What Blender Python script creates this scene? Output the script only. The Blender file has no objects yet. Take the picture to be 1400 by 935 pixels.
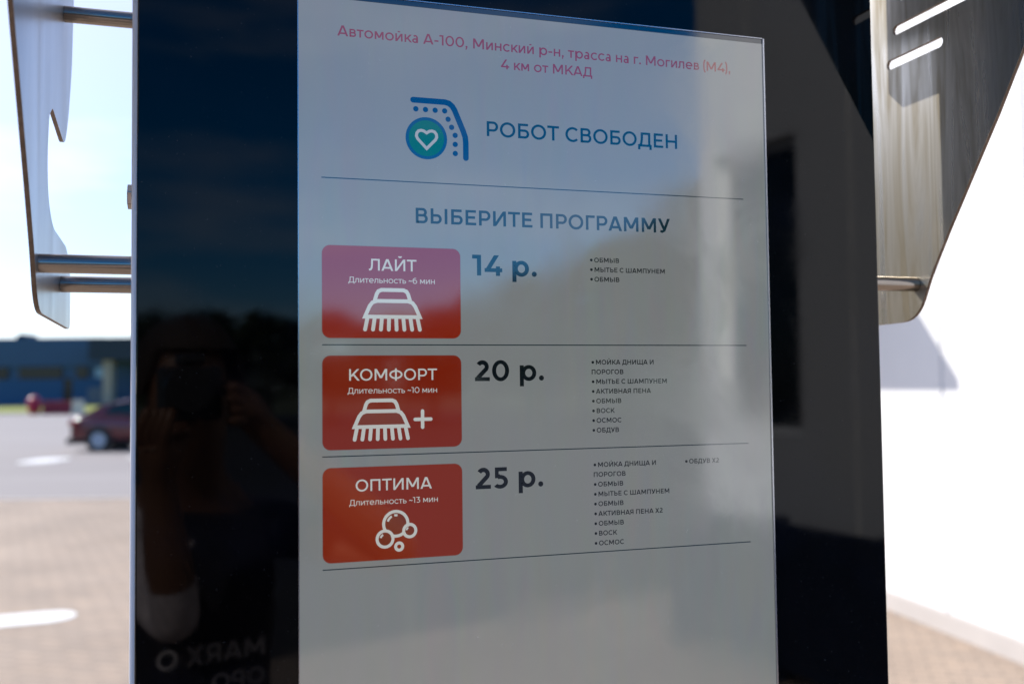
import bpy, bmesh, math, random
from mathutils import Vector, Matrix, Euler
R = math.radians
random.seed(7)
S = bpy.context.scene
COL = S.collection

# ------------------------------------------------------------------ camera, sky, sun, exposure
EYE = Vector((0, 0, 1.7))
pitch, roll = math.atan(59/1361), 0.0114
fw = Vector((0, math.cos(pitch), math.sin(pitch)))
u0 = Vector((0, -math.sin(pitch), math.cos(pitch)))
r0 = Vector((1, 0, 0))
cr = r0*math.cos(roll) - u0*math.sin(roll)
cu = r0*math.sin(roll) + u0*math.cos(roll)
cam = bpy.data.objects.new('camera', bpy.data.cameras.new('camera'))
COL.objects.link(cam)
cam.matrix_world = Matrix((( cr.x, cu.x, -fw.x, EYE.x), (cr.y, cu.y, -fw.y, EYE.y), (cr.z, cu.z, -fw.z, EYE.z), (0, 0, 0, 1)))
cam.data.lens = 35; cam.data.sensor_width = 36
cam.data.clip_start = 0.05; cam.data.clip_end = 3000
cam.data.dof.use_dof = True
cam.data.dof.focus_distance = 0.79
cam.data.dof.aperture_fstop = 4.6
S.camera = cam

SUN_AZ, SUN_EL = R(-55), R(37)
sdir = Vector((math.sin(SUN_AZ)*math.cos(SUN_EL), math.cos(SUN_AZ)*math.cos(SUN_EL), math.sin(SUN_EL)))
sun = bpy.data.objects.new('sun', bpy.data.lights.new('sun', 'SUN'))
COL.objects.link(sun)
sun.rotation_euler = sdir.to_track_quat('Z', 'Y').to_euler()
sun.data.energy = 4.2; sun.data.angle = R(0.53); sun.data.color = (1, .955, .89)
sun.location = (-20, 15, 30)

W = bpy.data.worlds.new('World'); S.world = W; W.use_nodes = True
nt = W.node_tree; nt.nodes.clear()
out = nt.nodes.new('ShaderNodeOutputWorld')
bg = nt.nodes.new('ShaderNodeBackground'); bg.inputs['Strength'].default_value = 0.14
sky = nt.nodes.new('ShaderNodeTexSky'); sky.sky_type = 'NISHITA'; sky.sun_disc = False
sky.sun_elevation = SUN_EL; sky.sun_rotation = SUN_AZ
sky.altitude = 1200; sky.air_density = 1.0; sky.dust_density = 2.2; sky.ozone_density = 6.0
tc = nt.nodes.new('ShaderNodeTexCoord')
mp = nt.nodes.new('ShaderNodeMapping'); mp.inputs['Scale'].default_value = (1.6, 1.6, 7)
nz = nt.nodes.new('ShaderNodeTexNoise'); nz.inputs['Scale'].default_value = 1.7; nz.inputs['Detail'].default_value = 6; nz.inputs['Roughness'].default_value = .55
rp = nt.nodes.new('ShaderNodeValToRGB'); rp.color_ramp.elements[0].position = .5; rp.color_ramp.elements[1].position = .85
rp.color_ramp.elements[1].color = (.55, .55, .55, 1)
mx = nt.nodes.new('ShaderNodeMix'); mx.data_type = 'RGBA'
mx.inputs[7].default_value = (8, 8, 8.2, 1)
nt.links.new(tc.outputs['Generated'], mp.inputs['Vector']); nt.links.new(mp.outputs[0], nz.inputs['Vector'])
nt.links.new(nz.outputs['Fac'], rp.inputs[0]); nt.links.new(rp.outputs[0], mx.inputs[0])
hsv = nt.nodes.new('ShaderNodeHueSaturation'); hsv.inputs['Saturation'].default_value = 1.4; hsv.inputs['Value'].default_value = 1.05
nt.links.new(sky.outputs[0], hsv.inputs['Color'])
dot = nt.nodes.new('ShaderNodeVectorMath'); dot.operation = 'DOT_PRODUCT'; dot.inputs[1].default_value = sdir      # thin bright veil of haze around the sun
nt.links.new(tc.outputs['Generated'], dot.inputs[0])
vl = nt.nodes.new('ShaderNodeMapRange'); vl.interpolation_type = 'SMOOTHSTEP'; vl.inputs[1].default_value = .3; vl.inputs[2].default_value = .98; vl.inputs[3].default_value = 0; vl.inputs[4].default_value = .52
nt.links.new(dot.outputs['Value'], vl.inputs[0])
mv = nt.nodes.new('ShaderNodeMix'); mv.data_type = 'RGBA'; mv.inputs[7].default_value = (7.6, 7.1, 7.2, 1)
nt.links.new(vl.outputs[0], mv.inputs[0]); nt.links.new(hsv.outputs[0], mv.inputs[6])
nt.links.new(mv.outputs[2], mx.inputs[6]); nt.links.new(mx.outputs[2], bg.inputs['Color'])
nt.links.new(bg.outputs[0], out.inputs['Surface'])

EXPO = 0.5
S.view_settings.view_transform = 'Standard'; S.view_settings.look = 'None'
S.view_settings.exposure = EXPO; S.view_settings.gamma = 1; S.view_settings.use_curve_mapping = False
K_E = 2**-EXPO                      # screen emission is given as it should look on the picture

# ------------------------------------------------------------------ helpers
def mat(name, col, rough=.6, metal=0., ior=1.5, var=0., scale=8., bump=0., bscale=60., stretch=(1, 1, 1), spec=.5, rvar=0., coat=0.):
    m = bpy.data.materials.new(name); m.use_nodes = True
    t = m.node_tree; b = t.nodes['Principled BSDF']
    b.inputs['Base Color'].default_value = (*col, 1); b.inputs['Roughness'].default_value = rough
    b.inputs['Metallic'].default_value = metal; b.inputs['IOR'].default_value = ior
    b.inputs['Specular IOR Level'].default_value = spec
    if coat: b.inputs['Coat Weight'].default_value = coat; b.inputs['Coat Roughness'].default_value = .04
    if var or bump or rvar:
        tc = t.nodes.new('ShaderNodeTexCoord'); mp = t.nodes.new('ShaderNodeMapping'); mp.inputs['Scale'].default_value = stretch
        t.links.new(tc.outputs['Object'], mp.inputs['Vector'])
    if var or rvar:
        n = t.nodes.new('ShaderNodeTexNoise'); n.inputs['Scale'].default_value = scale; n.inputs['Detail'].default_value = 6; n.inputs['Roughness'].default_value = .65
        t.links.new(mp.outputs[0], n.inputs['Vector'])
    if var:
        r = t.nodes.new('ShaderNodeValToRGB'); r.color_ramp.elements[0].position = .28; r.color_ramp.elements[1].position = .74
        r.color_ramp.elements[0].color = (*[c*(1-var) for c in col], 1); r.color_ramp.elements[1].color = (*[min(1, c*(1+var)) for c in col], 1)
        t.links.new(n.outputs['Fac'], r.inputs[0]); t.links.new(r.outputs[0], b.inputs['Base Color'])
    if rvar:
        q = t.nodes.new('ShaderNodeMapRange'); q.inputs[1].default_value = .3; q.inputs[2].default_value = .7
        q.inputs[3].default_value = max(0, rough-rvar); q.inputs[4].default_value = min(1, rough+rvar)
        t.links.new(n.outputs['Fac'], q.inputs[0]); t.links.new(q.outputs[0], b.inputs['Roughness'])
    if bump:
        n2 = t.nodes.new('ShaderNodeTexNoise'); n2.inputs['Scale'].default_value = bscale; n2.inputs['Detail'].default_value = 4
        t.links.new(mp.outputs[0], n2.inputs['Vector'])
        bp = t.nodes.new('ShaderNodeBump'); bp.inputs['Strength'].default_value = bump; bp.inputs['Distance'].default_value = .01
        t.links.new(n2.outputs['Fac'], bp.inputs['Height']); t.links.new(bp.outputs[0], b.inputs['Normal'])
    return m

SCREEN_IOR = 2.1
def scr(name, col, ior=None, rough=.06):
    """one colour of the lit display under its glossy cover glass"""
    m = bpy.data.materials.new(name); m.use_nodes = True; b = m.node_tree.nodes['Principled BSDF']
    b.inputs['Base Color'].default_value = (.0015, .0015, .002, 1); b.inputs['Roughness'].default_value = rough
    b.inputs['IOR'].default_value = ior or SCREEN_IOR
    b.inputs['Emission Color'].default_value = (*[c*K_E for c in col], 1); b.inputs['Emission Strength'].default_value = 1
    return m

class MB:
    def __init__(s): s.v = []; s.f = []; s.m = []
    def add(s, vs, fs, mi=0):
        k = len(s.v); s.v += [tuple(v) for v in vs]
        for f in fs: s.f.append([i+k for i in f]); s.m.append(mi)
    def box(s, x0, x1, y0, y1, z0, z1, mi=0):
        s.add([(x0,y0,z0),(x1,y0,z0),(x1,y1,z0),(x0,y1,z0),(x0,y0,z1),(x1,y0,z1),(x1,y1,z1),(x0,y1,z1)],
              [(0,3,2,1),(4,5,6,7),(0,1,5,4),(1,2,6,5),(2,3,7,6),(3,0,4,7)], mi)
    def tube(s, a, b, r, n=24, r2=None, mi=0, cap=True):
        a, b = Vector(a), Vector(b); d = (b-a).normalized(); r2 = r if r2 is None else r2
        x = d.orthogonal().normalized(); y = d.cross(x); vs = []
        for c, rr in ((a, r), (b, r2)):
            vs += [c + x*math.cos(2*math.pi*i/n)*rr + y*math.sin(2*math.pi*i/n)*rr for i in range(n)]
        fs = [(i, (i+1) % n, n+(i+1) % n, n+i) for i in range(n)]
        if cap: fs += [tuple(range(n-1, -1, -1)), tuple(range(n, 2*n))]
        s.add(vs, fs, mi)
    def prism(s, pts, y0, y1, mi=0):      # polygon in (x,z) pushed along y
        n = len(pts)
        vs = [(x, y0, z) for x, z in pts] + [(x, y1, z) for x, z in pts]
        s.add(vs, [tuple(range(n)), tuple(range(2*n-1, n-1, -1))] + [(i, n+i, n+(i+1) % n, (i+1) % n) for i in range(n)], mi)
    def build(s, name, m, parent=None, smooth=False, bevel=0, seg=2):
        me = bpy.data.meshes.new(name); me.from_pydata(s.v, [], s.f)
        for q in (m if isinstance(m, (list, tuple)) else [m]): me.materials.append(q)
        for p, mi in zip(me.polygons, s.m): p.material_index = mi
        bm = bmesh.new(); bm.from_mesh(me)
        bmesh.ops.recalc_face_normals(bm, faces=bm.faces)
        if bevel:
            bmesh.ops.remove_doubles(bm, verts=bm.verts, dist=1e-6)
            ed = [e for e in bm.edges if len(e.link_faces) == 2 and e.calc_face_angle(0) > .6]
            bmesh.ops.bevel(bm, geom=ed, offset=bevel, segments=seg, affect='EDGES', profile=.5)
        bm.to_mesh(me); bm.free()
        if smooth:
            for p in me.polygons: p.use_smooth = True
            me.set_sharp_from_angle(angle=R(38))
        o = bpy.data.objects.new(name, me); COL.objects.link(o)
        if parent: o.parent = parent
        return o

def tag(o, label=None, cat=None, group=None, kind=None):
    if label: o['label'] = label
    if cat: o['category'] = cat
    if group: o['group'] = group
    if kind: o['kind'] = kind
    return o
def empty(name, loc, rz=0):
    o = bpy.data.objects.new(name, None); COL.objects.link(o); o.location = loc; o.rotation_euler = (0, 0, rz); o.empty_display_size = .1
    return o
def copy_tree(o, parent=None):
    c = o.copy(); COL.objects.link(c); c.parent = parent
    for ch in list(o.children): copy_tree(ch, c)
    return c

# ------------------------------------------------------------------ a geometric sans-serif alphabet drawn from strokes
def q_rect(x0, y0, x1, y1): return [[(x0,y0),(x1,y0),(x1,y1),(x0,y1)]]
def q_diag(x0, y0, x1, y1, w):
    h = w/2; return [[(x0-h,y0),(x0+h,y0),(x1+h,y1),(x1-h,y1)]]
def q_arc(cx, cy, rx, ry, a0, a1, w, wy=None):
    wy = wy or w; n = max(6, int(abs(a1-a0)/9)); r = []; P = []
    for i in range(n+1):
        a = R(a0+(a1-a0)*i/n); P.append(((cx+rx*math.cos(a), cy+ry*math.sin(a)), (cx+(rx-w)*math.cos(a), cy+(ry-wy)*math.sin(a))))
    for i in range(n): r.append([P[i][0], P[i+1][0], P[i+1][1], P[i][1]])
    return r
def q_disc(cx, cy, r, n=20): return [[(cx+r*math.cos(2*math.pi*i/n), cy+r*math.sin(2*math.pi*i/n)) for i in range(n)]]
def q_path(pts, w, closed=False, rnd=False):
    n = len(pts); P = [Vector(p) for p in pts]; L = []
    for i in range(n):
        a = P[i-1] if (i or closed) else None; b = P[(i+1) % n] if (i < n-1 or closed) else None
        d0 = (P[i]-a).normalized() if a is not None else None; d1 = (b-P[i]).normalized() if b is not None else None
        if d0 is None: d0 = d1
        if d1 is None: d1 = d0
        t = (d0+d1).normalized(); nn = Vector((-t.y, t.x)); k = max(.55, nn.dot(Vector((-d0.y, d0.x))))
        L.append((P[i]+nn*w/2/k, P[i]-nn*w/2/k))
    r = []
    for i in range(n if closed else n-1):
        j = (i+1) % n; r.append([tuple(L[i][0]), tuple(L[j][0]), tuple(L[j][1]), tuple(L[i][1])])
    if rnd and not closed: r += q_disc(*pts[0], w/2) + q_disc(*pts[-1], w/2)
    return r

def bowl(x0, y0, y1, xr, w, t, flip=False, close=True):
    ry = (y1-y0)/2; cx = xr-ry*1.02; q = q_rect(x0, y1-t, cx, y1) + (q_rect(x0, y0, cx, y0+t) if close else [])
    q += q_arc(cx, (y0+y1)/2, xr-cx, ry, -90, 90, w, t)
    return q
def g_let(c, H, w, k=1.):
    """capital forms of height H; k scales the width. returns (polygons, left bearing, ink width, right bearing)"""
    t = w*.9; Wd = lambda v: v*k
    sb, rb, ds = 88*k, 46*k, 14*k
    if c in 'О0O':
        rx = Wd(378) if c != '0' else Wd(305); return q_arc(rx, H/2, rx, H/2+11, 0, 360, w, t), rb, 2*rx, rb
    if c == 'С':
        rx = Wd(372); return q_arc(rx, H/2, rx, H/2+11, 44, 316, w, t), rb, rx*1.76, 30*k
    if c == 'В':
        a, b = Wd(520), Wd(560); m = H*.52
        return q_rect(0,0,w,H)+bowl(w*.5, m-t/2, H, a, w, t)+bowl(w*.5, 0, m+t/2, b, w, t), sb, b, rb
    if c == 'Р':
        return q_rect(0,0,w,H)+bowl(w*.5, H*.32, H, Wd(555), w, t), sb, Wd(555), rb*.8
    if c == 'Ь':
        return q_rect(0,0,w,H)+bowl(w*.5, 0, H*.63, Wd(545), w, t), sb, Wd(545), rb
    if c == 'Ы':
        return q_rect(0,0,w,H)+bowl(w*.5, 0, H*.63, Wd(520), w, t)+q_rect(Wd(655),0,Wd(655)+w,H), sb, Wd(655)+w, sb
    if c == 'Б':
        return q_rect(0,0,w,H)+q_rect(w*.5,H-t,Wd(500),H)+bowl(w*.5, 0, H*.61, Wd(550), w, t), sb, Wd(550), rb
    if c == 'Я':
        q = q_rect(0,0,w,H)+bowl(w*.5, H*.31, H, Wd(550), w, t)+q_diag(Wd(330),H*.34,Wd(530),0,w*1.15)
        W2 = Wd(550); return [[(W2-x, y) for x, y in p] for p in q], ds*2, W2, sb
    if c == 'R':
        return q_rect(0,0,w,H)+bowl(w*.5, H*.31, H, Wd(550), w, t)+q_diag(Wd(330),H*.34,Wd(530),0,w*1.15), sb, Wd(570), rb
    if c == 'Г': return q_rect(0,0,w,H)+q_rect(w*.5,H-t,Wd(460),H), sb, Wd(460), ds
    if c == 'Е': return q_rect(0,0,w,H)+q_rect(w*.5,H-t,Wd(500),H)+q_rect(w*.5,H*.51-t/2,Wd(455),H*.51+t/2)+q_rect(w*.5,0,Wd(510),t), sb, Wd(510), rb
    if c == 'Н': return q_rect(0,0,w,H)+q_rect(Wd(625)-w,0,Wd(625),H)+q_rect(w*.5,H/2-t/2,Wd(625)-w*.5,H/2+t/2), sb, Wd(625), sb
    if c in 'ИЙ':
        X = Wd(630); q = q_rect(0,0,w,H)+q_rect(X-w,0,X,H)+q_diag(w*.62,H*.02,X-w*.62,H*.98,w*1.2)
        if c == 'Й': q += q_arc(X/2, H+190*k+30, 135*k, 130*k, 200, 340, w*.8)
        return q, sb, X, sb
    if c == 'К':
        return q_rect(0,0,w,H)+q_diag(w*.9,H*.34,Wd(540),H,w*1.32)+q_diag(Wd(265),H*.52,Wd(565),0,w*1.3), sb, Wd(600), ds
    if c == 'Л':
        X = Wd(650); p = [(Wd(190),H-t/2),(Wd(183),H*.5),(Wd(165),H*.26),(Wd(125),H*.12),(Wd(70),t*.55),(0,t*.5)]
        return q_path(p, w)+q_rect(Wd(190)-w/2,H-t,X,H)+q_rect(X-w,0,X,H), ds, X, sb
    if c == 'Д':
        X = Wd(730); return q_rect(0,0,X,t)+q_rect(0,-140*k,w,t)+q_rect(X-w,-140*k,X,t)+q_rect(Wd(600)-w*.5,0,Wd(600)+w*.5,H)+q_path([(Wd(215),H-t/2),(Wd(205),H*.5),(Wd(170),H*.22),(Wd(120),t*.6)], w)+q_rect(Wd(215)-w/2,H-t,Wd(600)+w*.5,H), ds*1.5, X, ds*2
    if c == 'А':
        X = Wd(715); a = w*1.12
        return q_diag(a/2,0,X/2-a*.1,H,a)+q_diag(X-a/2,0,X/2+a*.1,H,a)+q_rect(X*.23,H*.24-t/2+10,X*.77,H*.24+t/2+10), ds, X, ds
    if c == 'М':
        X = Wd(770); return q_rect(0,0,w,H)+q_rect(X-w,0,X,H)+q_diag(w*.62,H,X/2,H*.2,w*1.2)+q_diag(X-w*.62,H,X/2,H*.2,w*1.2), sb, X, sb
    if c == 'П': return q_rect(0,0,w,H)+q_rect(Wd(610)-w,0,Wd(610),H)+q_rect(w*.5,H-t,Wd(610)-w*.5,H), sb, Wd(610), sb
    if c == 'Т': return q_rect(0,H-t,Wd(590),H)+q_rect(Wd(295)-w/2,0,Wd(295)+w/2,H), ds, Wd(590), ds
    if c == 'У':
        return q_diag(Wd(645)-w*.5,H,Wd(320),H*.09,w*1.15)+q_diag(w*.6,H,Wd(345),H*.2,w*1.2)+q_path([(Wd(345),H*.13),(Wd(300),t*.75),(Wd(225),t*.45),(Wd(125),t*.75)], t), ds, Wd(650), ds
    if c == 'Ф':
        X = Wd(820); return q_arc(X/2,H/2,X/2,H*.39,0,360,w,t)+q_rect(X/2-w/2,-H*.04,X/2+w/2,H*1.04), rb, X, rb
    if c in 'ШЩ':
        X = Wd(930); q = q_rect(0,0,w,H)+q_rect(X/2-w/2,0,X/2+w/2,H)+q_rect(X-w,0,X,H)+q_rect(0,0,X,t)
        if c == 'Щ': q += q_rect(X-w*.5,0,X+70*k,t)+q_rect(X+70*k-w*.8,-140*k,X+70*k,t)
        return q, sb, X+(70*k if c == 'Щ' else 0), sb if c == 'Ш' else ds
    if c == 'Х': return q_diag(w*.6,0,Wd(640)-w*.6,H,w*1.25)+q_diag(w*.6,H,Wd(640)-w*.6,0,w*1.25), ds, Wd(640), ds
    return None

def glyph(c, w):
    H, X = 700, 528
    low = {'в':'В','г':'Г','и':'И','й':'Й','к':'К','л':'Л','м':'М','н':'Н','т':'Т','ь':'Ь','о':'О','с':'С'}
    t = w*.9
    if c in low:
        r = g_let(low[c], X, w*.95, .775); return r
    if c == 'а':
        q = q_rect(400-w,0,400,X*.6)+q_arc(215,X*.6,185,X*.4+10,0,138,w,t)+q_arc(190,150,190,160,0,360,w*.95,t*.95)+q_rect(190,310-t,400-w*.5,310)
        return q, 42, 400, 78
    if c == 'е':
        rx = 280; return q_arc(rx,X/2,rx,X/2+10,0,312,w,t)+q_rect(w*.6,X/2-t/2,2*rx-8,X/2+t/2-4), 42, 2*rx, 42
    if c == 'р':
        return q_rect(0,-194,w,X)+q_arc(w*.35+275,X/2,275,X/2+10,0,360,w,t), 76, w*.35+550, 42
    if c in '1':
        return q_rect(195-w*.2,0,195+w*.8,H)+q_rect(0,H-t,195,H), 20, 195+w*.8, 84
    if c == '2':
        cy = H-215; r_ = 222-w/2; cx = 285
        p = [(cx+(r_+6)*math.cos(R(a)), cy+r_*math.sin(R(a))) for a in range(152, -34, -8)]
        return q_path(p+[(w*.75, t*.75)], w)+q_rect(20,0,545,t), 28, 545, 36
    if c == '3':
        return q_rect(30,H-t,500,H)+q_diag(235,H*.52,435,H-t*.6,w*1.25)+q_arc(275,H*.3,260,H*.3+12,-140,92,w,t), 26, 540, 40
    if c == '4':
        return q_diag(w*.75,H*.26,w*.75+330,H,w*1.2)+q_rect(15,H*.18,640,H*.18+t)+q_rect(415,0,415+w,H*.46), 22, 640, 22
    if c == '5':
        return q_rect(80,H-t,500,H)+q_rect(80,H*.5,80+w*.9,H-t*.5)+q_arc(260,H*.31,275,H*.31+12,-140,118,w,t)+q_rect(80,H*.62-t*.72,255,H*.62+t*.28), 28, 535, 40
    if c == '6':
        return q_arc(300,232,268,244,0,360,w,t)+q_arc(345,H*.5,345,H/2+11,70,188,w,t), 30, 570, 38
    if c == '.': return q_disc(w*.62,w*.6,w*.62), 55, w*1.24, 50
    if c == ',': return q_disc(w*.62,w*.6,w*.62)+q_diag(w*.3,-w*1.15,w*.75,w*.4,w*.7), 55, w*1.24, 50
    if c == '-': return q_rect(0,215,280,215+t), 50, 280, 50
    if c == '•': return q_disc(205,H*.48,205,24), 0, 430, 195
    if c == '~': return q_path([(0,255),(35,320),(90,360),(150,345),(230,285),(290,270),(345,305),(380,375)], t), 50, 380, 50
    PAR = [(150,810),(90,700),(52,560),(42,340),(52,120),(90,-20),(150,-130)]
    if c == '(': return q_path(PAR, w*.9), 60, 160, 20
    if c == ')':
        q = q_path(PAR, w*.9); return [[(160-x, y) for x, y in p] for p in q], 20, 160, 60
    return g_let(c, H, w, 1.)

def layout(txt, w):
    x = 0; polys = []; first = None
    for c in txt:
        if c == ' ': x += 262; continue
        q, l, iw, r = glyph(c, w)
        if first is None: x = -l; first = 1
        polys += [[(px+x+l, py) for px, py in p] for p in q]
        x += l+iw+r; last = r
    return polys, x-last

def poly_mb(mb, polys, ox, oz, sx, sz, y, jit=4e-6, mi=0):
    for i, p in enumerate(polys):
        yy = y - (i % 6)*jit
        a = sum(p[k][0]*p[(k+1) % len(p)][1]-p[(k+1) % len(p)][0]*p[k][1] for k in range(len(p)))
        if a < 0: p = p[::-1]
        mb.add([(ox+px*sx, yy, oz+pz*sz) for px, pz in p], [tuple(range(len(p)))], mi)

# ------------------------------------------------------------------ materials
M_white = mat('white_cladding', (.79, .79, .785), .45, var=.05, scale=.9, stretch=(1, 1, .25))
M_conc = mat('concrete_kerb', (.62, .55, .5), .8, var=.12, scale=6, bump=.2)
M_steel = mat('stainless_steel', (.62, .6, .58), .24, 1., rvar=.08, scale=5, stretch=(1, 1, .12), bump=.04, bscale=14)
M_edge = mat('cut_steel_edge', (.17, .125, .095), .45, .8, var=.3, scale=90)
M_tube = mat('steel_tube', (.31, .275, .245), .2, 1., rvar=.08, scale=30)
M_frame = mat('brushed_frame', (.66, .64, .64), .3, 1., rvar=.06, scale=12)
M_dark = mat('dark_steel', (.05, .05, .055), .4, .3, var=.2, scale=8)

# ------------------------------------------------------------------ ground
def brick_mat(name, c1, c2, mort, sc):
    m = bpy.data.materials.new(name); m.use_nodes = True; t = m.node_tree; b = t.nodes['Principled BSDF']
    tc = t.nodes.new('ShaderNodeTexCoord'); mp = t.nodes.new('ShaderNodeMapping'); mp.inputs['Rotation'].default_value = (0, 0, R(17.8))
    br = t.nodes.new('ShaderNodeTexBrick'); br.inputs['Scale'].default_value = sc
    br.inputs['Color1'].default_value = (*c1, 1); br.inputs['Color2'].default_value = (*c2, 1); br.inputs['Mortar'].default_value = (*mort, 1)
    br.inputs['Mortar Size'].default_value = .012; br.inputs['Brick Width'].default_value = .5; br.inputs['Row Height'].default_value = .25
    n = t.nodes.new('ShaderNodeTexNoise'); n.inputs['Scale'].default_value = .8; n.inputs['Detail'].default_value = 8
    mr = t.nodes.new('ShaderNodeMapRange'); mr.inputs[1].default_value = .25; mr.inputs[2].default_value = .75; mr.inputs[3].default_value = .82; mr.inputs[4].default_value = 1.15
    mu = t.nodes.new('ShaderNodeMix'); mu.data_type = 'RGBA'; mu.blend_type = 'MULTIPLY'; mu.inputs[0].default_value = 1
    t.links.new(tc.outputs['Object'], mp.inputs[0]); t.links.new(mp.outputs[0], br.inputs['Vector']); t.links.new(tc.outputs['Object'], n.inputs['Vector'])
    t.links.new(n.outputs['Fac'], mr.inputs[0]); t.links.new(br.outputs['Color'], mu.inputs[6]); t.links.new(mr.outputs[0], mu.inputs[7])
    t.links.new(mu.outputs[2], b.inputs['Base Color']); b.inputs['Roughness'].default_value = .85
    bp = t.nodes.new('ShaderNodeBump'); bp.inputs['Strength'].default_value = .5; bp.inputs['Distance'].default_value = .006; bp.invert = True
    t.links.new(br.outputs['Fac'], bp.inputs['Height']); t.links.new(bp.outputs[0], b.inputs['Normal'])
    return m
def sheet(name, x0, x1, y0, y1, z, m, nx=1, ny=1):
    mb = MB(); mb.add([(x0,y0,z),(x1,y0,z),(x1,y1,z),(x0,y1,z)], [(0,1,2,3)])
    return tag(mb.build(name, m), kind='structure')
M_field = mat('field_ground', (.12, .13, .06), .9, var=.3, scale=.05)
M_asph = mat('pale_asphalt', (.27, .245, .24), .85, var=.14, scale=.25, stretch=(.35, 1.4, 1))
sheet('ground', -900, 900, -900, 1400, -.008, M_field)
sheet('parking_lot', -120, 90, 15.7, 73, -.004, M_asph)
sheet('mirror_dark_ground', -60, 40, -60, -4.6, -.002, mat('mirror_dark_tone', (.05, .05, .052), .85, var=.2, scale=.4))  # added dark ground behind the viewer, keeps the mirrored yard dark
sheet('paving', -60, 40, -4.6, 15.7, 0, brick_mat('clay_pavers', (.375, .285, .215), (.32, .25, .195), (.17, .14, .115), 2.5))
mb = MB(); mb.box(-60, 40, 15.64, 15.76, -.05, .012); tag(mb.build('kerb', M_conc), kind='structure')
sheet('grass_verge', -120, 90, 73, 112, .0, mat('mown_grass', (.2, .23, .008), .9, var=.35, scale=.7))
mb = MB(); mb.box(-120, 90, 72.8, 73, -.02, .1); tag(mb.build('verge_kerb', M_conc), kind='structure')

# painted road markings
M_paint = mat('road_paint', (.8, .8, .79), .6, var=.12, scale=3)
def marking(cx, cy, L, Wd_, rz, label):
    pts = []
    for sx, a0 in ((1, -90), (-1, 90)):
        for i in range(9):
            a = R(a0+180*i/8); pts.append((sx*(L/2-Wd_/2)+Wd_/2*math.cos(a)*1, Wd_/2*math.sin(a)))
    c, s_ = math.cos(rz), math.sin(rz); mb = MB()
    mb.add([(x*c-y*s_, x*s_+y*c, 0) for x, y in pts], [tuple(range(len(pts)))])
    o = mb.build('road_marking', M_paint); o.location = (cx, cy, .004)
    return tag(o, label, 'marking', 'white paint marks on the ground')
marking(-4.02, 7.35, 1.5, .40, R(23), 'nearest long white paint mark on the tan pavers at the left')
marking(-11.4, 24.3, 1.7, .85, R(90), 'short white paint mark on the grey asphalt in front of the red car')
marking(-9.3, 25.4, 1.3, .8, R(90), 'small white paint mark beside the kiosk, under the red car')

# ------------------------------------------------------------------ the white wash building on the right
wt = Vector((.17, -.985, 0)).normalized(); wn = Vector((-.985, -.17, 0)).normalized()
wash = empty('wash_building', (2.93, 6.8, 0), math.atan2(wt.y, wt.x))     # local x runs along the wall towards the camera, local -y faces the yard
tag(wash, 'long white clad wash hall with vertical panel seams and a concrete plinth', 'building')
def clad(mb, s0, s1, z0, z1, pitch_=.9):
    s = s0; pts = []
    k = math.ceil(s0/pitch_)
    pts.append((s0, 0))
    while k*pitch_ < s1-.02:
        g = k*pitch_
        if g > s0+.02: pts += [(g-.018, 0), (g-.009, .025), (g+.009, .025), (g+.018, 0)]
        k += 1
    pts.append((s1, 0))
    vs = [(x, y, z0) for x, y in pts] + [(x, y, z1) for x, y in pts]; n = len(pts)
    mb.add(vs, [(i, i+1, n+i+1, n+i) for i in range(n-1)])
S0, S1, WH = -15., 10.44, 6.2
a0, a1, b0, b1 = 9.45, 10.27, 1.36, 3.25
mb = MB()
clad(mb, S0, a0, .13, WH); clad(mb, a1, S1, .13, WH); clad(mb, a0, a1, .13, b0); clad(mb, a0, a1, b1, WH)
mb.add([(a0,0,b0),(a1,0,b0),(a1,.18,b0),(a0,.18,b0),(a0,0,b1),(a1,0,b1),(a1,.18,b1),(a0,.18,b1)], [(0,1,2,3),(4,5,6,7),(0,3,7,4),(1,2,6,5)])
mb.add([(S0,0,.13),(S0,9,.13),(S0,9,WH),(S0,0,WH)], [(0,1,2,3)]); mb.add([(S1,0,.13),(S1,9,.13),(S1,9,WH),(S1,0,WH)], [(0,1,2,3)])
mb.add([(S0,9,.13),(S1,9,.13),(S1,9,WH),(S0,9,WH)], [(0,1,2,3)])
mb.build('wall', M_white, wash)
mb = MB(); mb.box(S0-.03, S1+.03, -.035, 9.03, 0, .128); mb.build('plinth', mat('pale_plinth', (.5, .46, .43), .8, var=.06, scale=4), wash)
mb = MB(); mb.box(S0-.1, S1+.1, -.1, 9.1, WH+.002, WH+.16); mb.build('roof', M_frame, wash)
wf = MB(); 
for bx in ((a0+.002,a0+.06,b0+.002,b1-.002),(a1-.06,a1-.002,b0+.002,b1-.002),(a0+.062,a1-.062,b0+.002,b0+.06),(a0+.062,a1-.062,b1-.06,b1-.002)):
    wf.box(bx[0],bx[1],.08,.14,bx[2],bx[3])
win = wf.build('window', M_white, wash)
mb = MB(); mb.box(a0+.05, a1-.05, .1, .12, b0+.05, b1-.05); mb.build('pane', mat('dark_pane', (.02, .03, .04), .05), win)
mb = MB(); mb.box(-4.2, -1.0, -1.2, -.002, 2.9, 2.975); mb.build('canopy', M_frame, wash, bevel=.006)

mb = MB(); mb.box(-.95, .95, -.03, .03, .08, .9)
for x in (-.9, 0, .9): mb.box(x-.04, x+.04, -.08, .08, 0, .93)
o = mb.build('mirror_dark_panel', mat('mirror_dark_navy', (.02, .035, .07), .4, var=.2), bevel=.006)  # added out of view, supplies the dark blue band mirrored under the wall
o.location = Vector((2.93, 6.8, 0)) + wt*9.25 + wn*.4; o.rotation_euler = (0, 0, wash.rotation_euler.z)
tag(o, 'added low navy panel darkening the mirrored foot of the white wash hall wall', 'barrier')

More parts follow.
